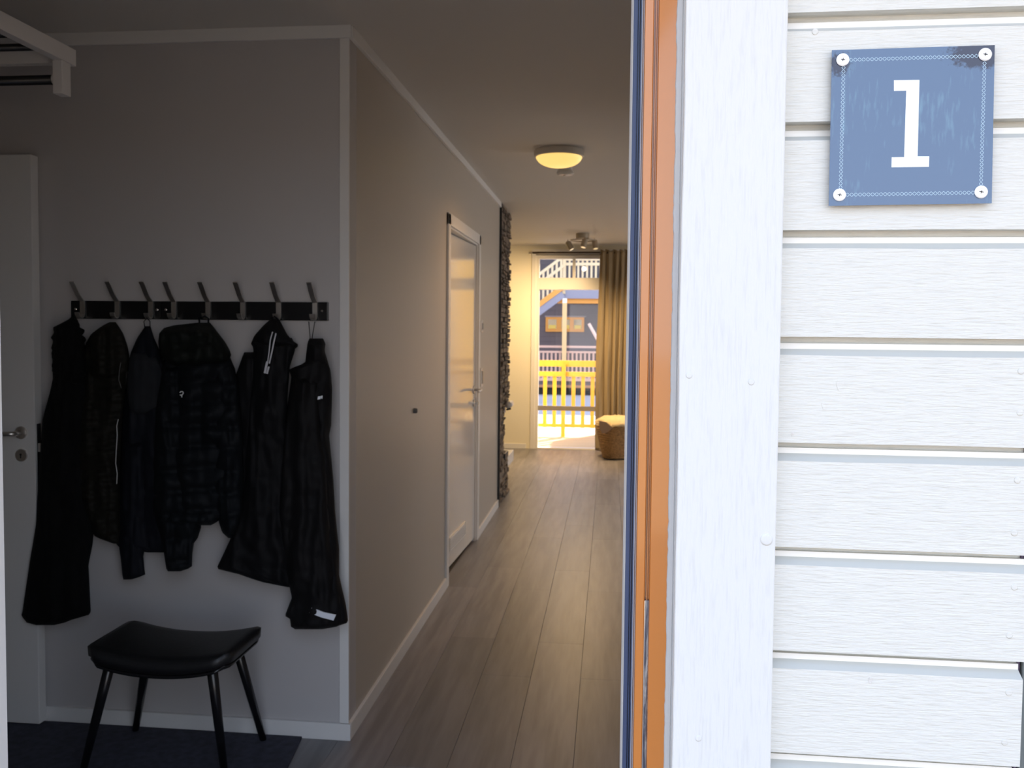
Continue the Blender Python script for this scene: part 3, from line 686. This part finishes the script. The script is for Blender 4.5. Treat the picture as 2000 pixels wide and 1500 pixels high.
# ---------------------------------------------------------------- ceiling bowl lamp, smoke detector, spot cluster
p = (-.303, 5.10, ZC)
lp = empty('ceiling_lamp', p, label='round glowing frosted glass bowl lamp on the corridor ceiling', cat='lamp')
Mrim = mat('lamp_rim', (.55, .50, .42), .4)
G().lathe([(.001, -.001), (.138, -.001), (.142, -.008), (.142, -.038), (.136, -.042), (.128, -.042), (.128, -.030), (.001, -.030)], p, 'z', 40, cap=False).o('rim', Mrim, lp, smooth=False)
prof = [(.132*math.sin(t*math.pi/2*1)**.9 if t > 0 else .0001, -.100+.062*(1-math.cos(t*math.pi/2))) for t in [i/12 for i in range(13)]]
Mglow = mat('glowing_frosted_glass', (.9, .75, .45), .4, emit=(1, .66, .18), estr=1.0)
G().lathe(prof, p, 'z', 40, cap=False).o('bowl', Mglow, lp, smooth=True)
def lamp(name, loc, e, col, rad, parent=None, kind='POINT', size=.2):
    L = bpy.data.lights.new(name, kind); L.energy = e; L.color = col
    if kind == 'POINT': L.shadow_soft_size = rad
    if kind == 'SPOT': L.shadow_soft_size = rad; L.spot_size = math.radians(size); L.spot_blend = 1
    o_ = bpy.data.objects.new(name, L); C.objects.link(o_); o_.location = loc
    if parent: o_.parent = parent; o_.location = Vector(loc)-wloc(parent)
    return o_
lamp('bulb', (p[0], p[1], ZC-.13), 30, (1, .56, .22), .10, lp, 'SPOT', 165)
p = (-.296, 5.663, ZC)
sd = empty('smoke_detector', p, label='small round smoke detector on the ceiling just beyond the bowl lamp', cat='smoke detector')
G().lathe([(.045, -.0005), (.045, -.016), (.048, -.017), (.054, -.030), (.054, -.036), (.044, -.046), (.0001, -.048)], p, 'z', 28, cap=False).o('housing', mat('detector_plastic', (.6, .58, .54), .4), sd, smooth=False)
G().lathe([(.012, -.046), (.012, -.052), (.0001, -.052)], p, 'z', 14, cap=False).o('test_button', Mtrim, sd)
p = Vector((-.302, 9.46, ZC))
sp = empty('spotlight_cluster', p, label='ceiling spotlight fixture with three small cylinder spots before the patio door', cat='lamp')
Mfx = mat('satin_nickel', (.45, .40, .32), .35, metal=.6)
G().lathe([(.070, -.0005), (.070, -.05), (.066, -.055), (.0001, -.055)], p, 'z', 24, cap=False).o('ceiling_cup', Mfx, sp)
ring = [p+Vector((.13*math.cos(a), .13*math.sin(a), -.072)) for a in [i*math.pi/16 for i in range(33)]]
G().tube(ring, .006, 6).o('ring', Mfx, sp, smooth=True)
G().tube([p+Vector((-.13, 0, -.07)), p+Vector((0, 0, -.058)), p+Vector((.13, 0, -.07))], .006, 6).o('cross_arm', Mfx, sp)
for dx, dy, tx in ((-.125, -.03, -.05), (.03, -.12, .02), (.125, .02, -.015)):
    a = p+Vector((dx, dy, -.075)); t = Vector((-tx, -.02, -.09)).normalized()
    if dx < 0: a = a+Vector((-.03, 0, -.02)); t = Vector((.045, -.01, -.08)).normalized()
    s_ = G().tube([a-t*.012, a+t*.0, a+t*.085, a+t*.088], [.012, .029, .031, .027], 16).o('spot_head', Mfx, sp, smooth=False)
    G().tube([a+t*.0885, a+t*.0895], [.022, .022], 14).o('lens', mat('spot_lens', (.9, .8, .6), .2, emit=(1, .75, .4), estr=.7), s_)
    G().tube([a+Vector((0, 0, .03)), a+Vector((.0, 0, 0))], .004, 6).o('stem', Mfx, s_)
for d_, e_ in (((-.55, .65, -1), 210), ((.1, -.35, -1), 130), ((1.2, .3, -1), 180)):
    L_ = lamp('spot_beam', p+Vector((d_[0]*.1, d_[1]*.1, -.19)), e_, (1, .68, .34), .03, sp, 'SPOT', 125)
    L_.rotation_euler = (-Vector(d_)).to_track_quat('Z', 'Y').to_euler()

# ---------------------------------------------------------------- stone fireplace block
chim = empty('stone_chimney', (-1.3, 7.53, 0)); chim['label'] = 'fireplace column clad in dark rough split stone at the corridor end'; chim['category'] = 'fireplace'
y0, y1, yr = 7.165, 7.86, 7.525
Mmort = mat('dark_mortar', (.03, .026, .022), .9)
bx('core', Mmort, (-1.5, XW-.008, y0, yr, 0.0, ZC-.001), chim)
bx('core', Mmort, (-1.5, XW-.008, yr, y1, .785, ZC-.001), chim)
bx('core', Mmort, (-1.5, XW-.008, yr, y1, 0.0, .33), chim)
bx('edge_trim', Mblack, (XW-.09, XW+.018, 7.152, 7.164, 0, ZC-.001), chim)
stones = [[], [], []]
gs = [G() for _ in range(3)]
def stonebox(g, ya, yb_, za, zb_):
    d_ = .010+random.random()*.020; e = .003
    v = []
    for y, z in ((ya, za), (yb_, za), (yb_, zb_), (ya, zb_)): v.append((XW-.009, y, z))
    for y, z in ((ya+e, za+e), (yb_-e, za+e), (yb_-e, zb_-e), (ya+e, zb_-e)): v.append((XW-.009+d_+random.uniform(-.004, .004), y, z))
    g.add(v, [(0, 3, 2, 1), (4, 5, 6, 7), (0, 1, 5, 4), (1, 2, 6, 5), (2, 3, 7, 6), (3, 0, 4, 7)])
z = .0
while z < ZC-.02:
    hgt = random.choice((.022, .03, .038, .045)); zt = min(z+hgt, ZC-.002)
    ymax = y1 if (zt < .33 or z > .785) else yr
    y = y0
    while y < ymax-.01:
        w = random.uniform(.06, .2); ye = y+w
        if ymax-ye < .05: ye = ymax+random.uniform(-.006, .014)
        stonebox(gs[random.randrange(3)], y+.0015, ye-.0015, z+.0015, zt-.0015); y = ye
    z = zt
for g, c in zip(gs, ((.20, .155, .115), (.14, .11, .085), (.26, .205, .155))):
    tag(g.o('split_stone', mat('split_stone', c, .8, bump=.8, bscale=(60, 60, 60), var=.4, vscale=(20, 20, 20)), chim), kind='stuff')
ins = empty('fireplace_insert', (-1.2, 7.7, .33), label='black steel corner fireplace insert set into the stone column', cat='fireplace insert')
bx('insert_lip', Mblack, (-1.45, XW+.004, yr+.002, y1-.20, .7300, .783), ins, bev=.004)
bx('insert_lip', Mblack, (-1.45, XW+.020, yr+.002, y1-.10, .332, .385), ins, bev=.004)
bx('side_post', Mblack, (-1.45, -1.30, yr+.002, yr+.03, .386, .729), ins)
G().tube([(XW+.010, yr+.13, .755), (XW+.05, yr+.13, .765)], [.008, .008], 10).o('handle_stem', Mblack, ins)
G().tube([(XW+.035, yr+.05, .80), (XW+.035, yr+.26, .80)], [.028, .028], 14).o('handle', mat('pale_handle', (.8, .76, .7), .3), ins, smooth=True)
hs = empty('hearth_bench', (-1.15, 8.15, 0), label='low white hearth bench behind the stone column', cat='bench')
bx('bench_top', Mtrim, (-1.5, XW+.002, 7.88, 8.36, .21, .31), hs, bev=.004)
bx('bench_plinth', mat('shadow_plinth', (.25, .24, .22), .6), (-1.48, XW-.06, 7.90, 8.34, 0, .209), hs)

# ---------------------------------------------------------------- patio door (window_1)
pd = struct(empty('window_1', ((DX0+DX1)/2, YE, 0)))
Mfr = mat('frame_white', (.80, .77, .72), .35)
zc_t = at(1100, 497, YE).z     # casing top
a1 = at(1045, 700, YE).x; a2 = at(1052, 700, YE+.05).x
bx('casing', Mfr, (DX0, a1, YE-.012, YE, 0, zc_t), pd, bev=.002)
bx('casing', Mfr, (DX0, DX1, YE-.013, YE-.0005, zc_t, zc_t+.001+.06), pd, bev=.002)
zt0, zt1 = at(1100, 506, YE+.05).z, at(1100, 543, YE+.05).z
zb0 = at(1100, 566, YE+.05).z
bx('frame_side', Mfr, (a1-.005, a2, YE, YE+.10, 0, zc_t+.03), pd, bev=.003)
bx('frame_side', Mfr, (1.0, 1.06, YE, YE+.10, 0, zc_t+.03), pd, bev=.003)
bx('frame_head', Mfr, (a2, 1.0, YE, YE+.10, zt0, zc_t+.03), pd, bev=.003)
bx('transom_bar', Mfr, (a2, 1.0, YE, YE+.10, zb0, zt1), pd, bev=.003)
m1 = at(1118.5, 525, YE+.05).x
bx('transom_mullion', Mfr, (m1, m1+.035, YE+.02, YE+.08, zt1, zt0), pd)
zr = at(1100, 793, YE+.05).z; zr2 = at(1100, 802, YE+.05).z
bx('mid_rail', mat('rail_taupe', (.36, .32, .28), .4), (a2, 1.0, YE+.03, YE+.07, zr2, zr), pd)
bx('sill', Mfr, (a2, 1.0, YE, YE+.14, -.03, .012), pd)
Mglass = bpy.data.materials.new('clear_glass'); Mglass.use_nodes = True
n = Mglass.node_tree.nodes; l = Mglass.node_tree.links; n.clear()
ou = n.new('ShaderNodeOutputMaterial'); mi = n.new('ShaderNodeMixShader'); tr = n.new('ShaderNodeBsdfTransparent'); gl = n.new('ShaderNodeBsdfGlossy'); fr = n.new('ShaderNodeFresnel')
gl.inputs['Roughness'].default_value = .02; fr.inputs[0].default_value = 1.45; tr.inputs[0].default_value = (.99, .99, .99, 1)
l.new(fr.outputs[0], mi.inputs[0]); l.new(tr.outputs[0], mi.inputs[1]); l.new(gl.outputs[0], mi.inputs[2]); l.new(mi.outputs[0], ou.inputs[0])
bx('pane', Mglass, (a2, 1.0, YE+.046, YE+.052, .012, zr2), pd)
bx('pane', Mglass, (a2, 1.0, YE+.046, YE+.052, zr, zb0), pd)
bx('pane', Mglass, (a2, m1, YE+.046, YE+.052, zt1, zt0), pd)
bx('pane', Mglass, (m1+.035, 1.0, YE+.046, YE+.052, zt1, zt0), pd)
w2 = struct(empty('window_2_added', (4.05, 7.8, .45)))  # unseen window band added to bring daylight into the living room
for k in range(6):
    bx('window_frame', Mfr, (3.99, 4.11, 5.3+k*.988, 5.36+k*.988, .45, 2.25), w2)
    if k < 5: bx('pane', Mglass, (4.05, 4.056, 5.36+k*.988, 6.288+k*.988, .51, 2.19), w2)
bx('window_frame', Mfr, (3.99, 4.11, 5.36, 10.24, .45, .51), w2)
bx('window_frame', Mfr, (3.99, 4.11, 5.36, 10.24, 2.19, 2.25), w2)

w3 = struct(empty('window_3_added', (2.85, YE+.07, .3)))  # extra glazing added out of view to let sun onto the living floor
for a in ((1.9, 1.96, YE+.02, YE+.1, .3, 2.3), (3.74, 3.8, YE+.02, YE+.1, .3, 2.3), (2.82, 2.88, YE+.02, YE+.1, .36, 2.24), (1.96, 3.74, YE+.02, YE+.1, .3, .36), (1.96, 3.74, YE+.02, YE+.1, 2.24, 2.3)):
    bx('window_frame', Mfr, a, w3)
bx('pane', Mglass, (1.96, 2.82, YE+.05, YE+.056, .36, 2.24), w3)
bx('pane', Mglass, (2.88, 3.74, YE+.05, YE+.056, .36, 2.24), w3)
# curtain, rod, basket
bx('slit_edge_stile', Mfr, (.62, .70, YE, YE+.10, .012, 2.3), pd)  # added out of view to edge the bright glass slit mirrored in the corridor door
Yc = YE-.10
cr_ = empty('curtain_rod', (0, Yc, 2.38), label='dark curtain rod above the patio door', cat='curtain rod')
zr_ = at(1100, 493.5, Yc).z
G().tube([(at(1040, 493, Yc).x, Yc, zr_), (1.5, Yc, zr_)], .012, 10).o('rod', mat('brown_metal', (.06, .035, .02), .4), cr_, smooth=True)
for x in (-.90, .3, 1.45): bx('bracket', Mblack, (x, x+.015, Yc, YE, zr_-.008, zr_+.008), cr_)
v = []; f = []; nx, nz = 200, 60
for k in range(nz+1):
    t = k/nz
    for i in range(nx+1):
        s = i/nx
        py = 489+(877-489)*t
        xl_ = 1172-7*min(1, t*1.6)-2*t; 
        X0 = at(xl_, py, Yc).x; X1 = .19
        ph = s*math.pi*2*4.5+1.1*math.sin(t*2+s*7)+.5*noise.noise(Vector((s*9, t*3, 0)))
        A = .022+.030*t
        pin = .5*math.exp(-((t)/.05)**2)
        X = X0+(X1-X0)*s+.012*math.sin(ph*2+1)
        Yv = Yc-.02+A*math.sin(ph)+.012*noise.noise(Vector((s*20, t*5, 3)))
        z = at(1190, 489, Yc).z+.015*math.sin(ph*1.0)*math.exp(-t*30)-t*(at(1190, 489, Yc).z-.012)
        v.append((X, Yv, z))
for k in range(nz):
    for i in range(nx):
        a = k*(nx+1)+i; f.append((a, a+1, a+nx+2, a+nx+1))
Mcur = mat('olive_tan_linen', (.37, .29, .18), .85, bump=.3, bscale=(600, 600, 600), dist=.001)
cu = obj('curtain', v, f, Mcur, None, smooth=True)
v2c = [(q[0]*1.1+.82, q[1], q[2]) for q in v]
cu2 = obj('curtain', v2c, f, Mcur, None, smooth=True)  # unseen panel added to bound that mirrored slit on its far side
tag(cu2, 'unseen second olive-tan curtain panel, added to edge a reflected bright slit', 'curtain')
tag(cu, 'olive-tan floor-length curtain drawn to the right of the patio door', 'curtain')
sm = cu.modifiers.new('thickness', 'SOLIDIFY'); sm.thickness = .003
bk = empty('wicker_basket', (.095, 10.05, 0), label='tall woven wicker basket in front of the curtain', cat='basket')
bc = (.075, 10.12, 0)
Mwick = mat('wicker', (.52, .31, .13), .75, bump=1, bscale=(90, 90, 160), var=.5, vscale=(50, 50, 90), dist=.006)
prof = []
for i in range(30):
    t = i/29; z = .005+t*.40
    r_ = .135+.090*t**.8-.008*max(0, t-.85)/.15+(.004 if i % 2 else -.004)
    prof.append((r_, z))
prof += [(.212, .402), (.20, .36), (.15, .05)]
G().lathe([(.0001, .004)]+prof+[(.0001, .04)], bc, 'z', 48, cap=False).o('woven_wall', Mwick, bk, smooth=False)
v = [Vector(at(x, y, 9.86)) for x, y in ((1170, 822), (1184, 825), (1197, 836), (1186, 845), (1176, 847), (1171, 838))]
v2 = [q+Vector((0, .05, 0)) for q in v]
obj('leather_flap', v+v2, [tuple(range(6))]+[(i, (i+1) % 6, 6+(i+1) % 6, 6+i) for i in range(6)], mat('grey_brown_cloth', (.17, .115, .09), .8), bk)
v = []; f = []; nu, nv = 48, 18
for j in range(nv+1):
    for i in range(nu):
        a = 2*math.pi*i/nu; ph = math.pi/2*j/nv
        r_ = .224*math.cos(ph)**.6 if j < nv else .0005
        w = 1+.10*noise.noise(Vector((math.cos(a)*3, math.sin(a)*3, ph*2)))+.05*noise.noise(Vector((math.cos(a)*14, math.sin(a)*14, ph*10)))
        v.append((bc[0]+r_*w*math.cos(a), bc[1]+r_*w*math.sin(a), .385+.10*math.sin(ph)*w+.012*noise.noise(Vector((a*6, ph*9, 2)))))
for j in range(nv):
    for i in range(nu):
        k2 = (i+1) % nu; f.append((j*nu+i, j*nu+k2, (j+1)*nu+k2, (j+1)*nu+i))
sk = obj('sheepskin', v, f, mat('cream_fleece', (.72, .57, .34), .95, bump=1, bscale=(90, 90, 90), dist=.01), None, smooth=True)
tag(sk, 'cream sheepskin heaped in the top of the wicker basket', 'sheepskin')

# ---------------------------------------------------------------- outside behind: deck, railing, partition
Mdeckb = mat('deck_board', (.62, .47, .30), .7, var=.2, vscale=(2, 30, 3))
dk = empty('rear_deck', (0, 11.7, -.3)); struct(dk)
for i in range(15):
    y = YE+.145+i*.12
    if y > 12.75: break
    bx('deck_board', Mdeckb, (-5, 1.19, y, y+.113, -.06, -.03), dk, bev=0)
bx('rim_joist', Mdeckb, (-5, 1.19, 12.70, 12.74, -.28, -.0605), dk)
Myel = mat('yellow_pine', (.95, .52, .04), .55, var=.15, vscale=(8, 8, 3))
rl = empty('deck_railing', (-.6, 12.34, -.03), label='bright yellow pine railing with square balusters on the near deck', cat='railing')
YR = 12.34
z1, z2 = at(1100, 704, YR).z, at(1100, 716, YR).z
bx('top_rail', Myel, (-5, 1.19, YR-.02, YR+.025, z2, z1), rl)
z1, z2 = at(1100, 726, YR).z, at(1100, 735, YR).z
bx('rail', Myel, (-5, 1.19, YR-.02, YR+.02, z2, z1), rl)
z3, z4 = at(1100, 828, YR).z, at(1100, 834, YR).z
bx('rail', Myel, (-5, 1.19, YR-.02, YR+.02, z4, z3), rl)
xs = [at(1030+q/5.77, 750, YR).x for q in (198, 300, 512, 622, 735)]
px_ = at(1101, 750, YR).x
pitch_ = (xs[-1]-xs[0])/5
for k in range(-18, 24):
    x = xs[0]+k*pitch_
    if abs(x-px_) < .05: continue
    if x > 1.15 or x < -4.9: continue
    bx('baluster', Myel, (x-.026, x+.026, YR+.0205, YR+.045, z4-.01, z2+.01), rl)
bx('post', Myel, (px_-.028, px_+.028, YR-.075, YR-.0205, -.03, at(1100, 712, YR).z), rl)
ft = empty('shade_fence', (1.22, 14.1, -.3), label='unseen timber fence added to shade the rear deck past the wing wall', cat='fence')  # unseen; added to cast the deck shadow and leave a gap for a sun streak
for i in range(15):
    y = 13.15+i*.125
    bx('fence_board', Myel, (1.2, 1.225, y, y+.1245, -.28, 2.6), ft)
struct(bx('wall_wing_shade', Mtrim, (1.2, 1.225, YE+.141, 13.09, -.3, 2.7)))  # unseen wing added to keep direct sun off the patio door
pr = struct(bx('rear_eave', Mtrim, (-5, 4.2, YE+.14, YE+.55, 2.62, 2.72)))

# rear ground
Msnow = mat('pale_ground', (.50, .45, .45), .8, var=.12, vscale=(.6, .6, .6))
struct(bx('ground_rear', Msnow, (-60, 60, YE+.141, 90, -.50, -.30)))
# front terrace and ground
Mterr = mat('terrace_boards', (.36, .27, .20), .7, var=.25, vscale=(2, 20, 2))
tr_ = struct(empty('front_terrace', (0, -1, -.2)))
for i in range(26):
    y = 1.095-(i+1)*.125
    bx('terrace_board', Mterr, (-4.5, 4.5, y, y+.119, -.19, -.155), tr_)
struct(bx('ground_front', mat('gravel', (.33, .27, .21), .9, bump=.5, bscale=(30, 30, 30)), (-60, 60, -60, 1.0, -.6, -.4)))
struct(bx('wall_plinth', Mterr, (-4.6, 4.1, 1.0, 1.3, -.6, -.19)))
struct(bx('eave_front', Mtrim, (-4.6, 4.2, .62, 1.10, 2.62, 2.72)))

# ---------------------------------------------------------------- opposite building
B = 27.0
ob = empty('neighbour_house', (-1, B, -.3), label='grey-blue clad house across the yard with an orange framed window', cat='building')
Mclad = mat('grey_brown_clad', (.155, .125, .128), .8)
def bz(y, Y=B): return at(1100, y, Y).z
def bxx(x, y=640, Y=B): return at(x, y, Y).x
zz = -.3; top = bz(575)
k = 0
while zz < top:
    if k < 60: bx('cladding_board', Mclad, (-12, 10, B-.02-.0, B+.0, zz, zz+.150), ob)
    zz += .157; k += 1
bx('house_wall', mat('wall_shadow_gap', (.10, .085, .09), .9), (-12, 10, B+.001, B+5, -.3, 6.5), ob)
Mbr = mat('house_orange', (.80, .36, .07), .5)
wf = bx('window', Mbr, (bxx(1066), bxx(1141), B-.08, B-.021, bz(648), bz(619.5)), ob)
Mpn = mat('house_window_glass', (.30, .24, .16), .1, spec=.8)
for a, b_ in ((1071, 1087), (1097, 1113), (1121, 1136)):
    bx('pane', Mpn, (bxx(a), bxx(b_), B-.086, B-.0805, bz(642), bz(624)), wf)
    bx('pane_reflection', mat('yellow_reflection_paint', (.85, .62, .12), .5), (bxx(a+1), bxx(b_-1), B-.089, B-.0865, bz(642), bz(635)), wf)  # yellow reflection in the glass, painted as a thin panel
bx('window_lintel', mat('grey_trim', (.38, .33, .33), .6), (bxx(1064), bxx(1145), B-.06, B-.0205, bz(619), bz(617)), ob)
# upper gallery: blue-grey fascia, orange beam, floor, posts, railing
YG = 25.2
Mfas = mat('blue_grey_fascia', (.30, .30, .38), .6)
gx0 = bxx(1100, 575, YG)
bx('fascia', Mfas, (gx0, 10, YG-.04, YG, bz(583, YG), bz(566, YG)), ob)
bx('gallery_beam', Mbr, (bxx(1088, 588, YG+.1), 10, YG+.05, YG+.2, bz(592.5, YG+.1), bz(582.5, YG+.1)), ob)
bx('gallery_floor', Mfas, (gx0, 10, YG, B, bz(573, YG)+.0, bz(567, YG)), ob)
Mrail = mat('pale_pine', (.74, .60, .38), .6)
Mrail2 = mat('pink_pine', (.66, .42, .32), .6)
x = bxx(1102, 525, YG)
ztop, zbot = bz(509, YG), bz(567, YG)
bx('gallery_rail', Mrail, (x, 10, YG-.06, YG, ztop-.0, ztop+.07), ob)
bx('gallery_rail', Mrail, (x, 10, YG-.05, YG, ztop-.14, ztop-.06), ob)
k = 0
while x < 6:
    bx('gallery_baluster', Mrail, (x, x+.055, YG-.03, YG-.0, zbot-.05, ztop), ob); x += .124; k += 1
bx('gallery_post', Mrail, (bxx(1099, 525, YG), bxx(1105, 525, YG), YG-.08, YG+.02, zbot-.1, ztop+.25), ob)
# stair descending to the left
a = Vector((bxx(1100, 572, YG), YG-.1, bz(574, YG))); b_ = Vector((bxx(1030, 622, YG), YG-.1, bz(626, YG)))
sl_ = (b_-a)
G().bar(a, a+sl_*2.6, .06, .22).o('stair_string', Mfas, ob)
o1 = Vector((0, .0, .19))
G().bar(a+o1, a+o1+sl_*2.6, .10, .14).o('stair_tread_edge', Mbr, ob)
for q, nm in ((1.05, 'stair_rail'), (.78, 'stair_rail')):
    G().bar(a+Vector((0, 0, q)), a+Vector((0, 0, q))+sl_*2.6, .06, .08).o(nm, Mrail, ob)
for k in range(22):
    c = a+sl_*((k*.125+.06)/abs(sl_.x))
    bx('stair_baluster', Mrail, (c.x-.03, c.x+.03, c.y-.02, c.y+.01, c.z+.25, c.z+1.02), ob)
# ground floor terrace railing, post with white top, base strip
YT = 24.0
zt, zb = bz(675, YT), bz(737, YT)
bx('terrace_rail', Mrail2, (-12, 10, YT-.06, YT, zt-.06, zt), ob)
bx('terrace_rail', Mrail2, (-12, 10, YT-.05, YT, zt-.20, zt-.145), ob)
bx('terrace_rail', Mrail2, (-12, 10, YT-.05, YT, zb-.10, zb-.02), ob)
for k in range(-30, 22):
    x = bxx(1100, 700, YT)+k*.113
    bx('terrace_baluster', Mrail2, (x, x+.05, YT-.03, YT-.0, zb-.1, zt-.15), ob)
bx('terrace_skirt', Mclad, (-12, 10, YT, YT+.05, bz(753, YT), zb-.1), ob)
bx('terrace_edge', mat('rust_edge', (.45, .22, .11), .7), (-12, 10, YT-.03, YT+.02, bz(757, YT), bz(752, YT)), ob)
bx('terrace_base', Mdark, (-12, 10, YT+.1, YT+.15, -.3, bz(757, YT)), ob)
bx('terrace_floor', Mrail2, (-12, 10, YT+.051, B, zb-.22, zb-.1), ob)
Mpost = mat('gold_pine_post', (.78, .52, .24), .6)
bx('gallery_support', Mpost, (bxx(1098.5, 650, YT), bxx(1107, 650, YT), YT-.16, YT-.06, -.3, bz(592, YT)), ob)
bx('post_cap', mat('white_cap', (.9, .88, .82), .5), (bxx(1099.5, 590, YT), bxx(1107.5, 590, YT), YT-.161, YT-.059, bz(591.9, YT), bz(583, YT)), ob)
q1, q2 = at(1150, 632, 22), at(1170, 668, 22)
pole = empty('leaning_pole', (q2.x, 22, -.3), label='pale bare diagonal pole rising in front of the grey house', cat='pole')
G().tube([q1, q2, q2+(q2-q1)*.6, Vector((q2.x+.4, 22, -.3))], [.04, .045, .05, .05], 8).o('pole', mat('pale_bark', (.75, .52, .42), .7), pole)
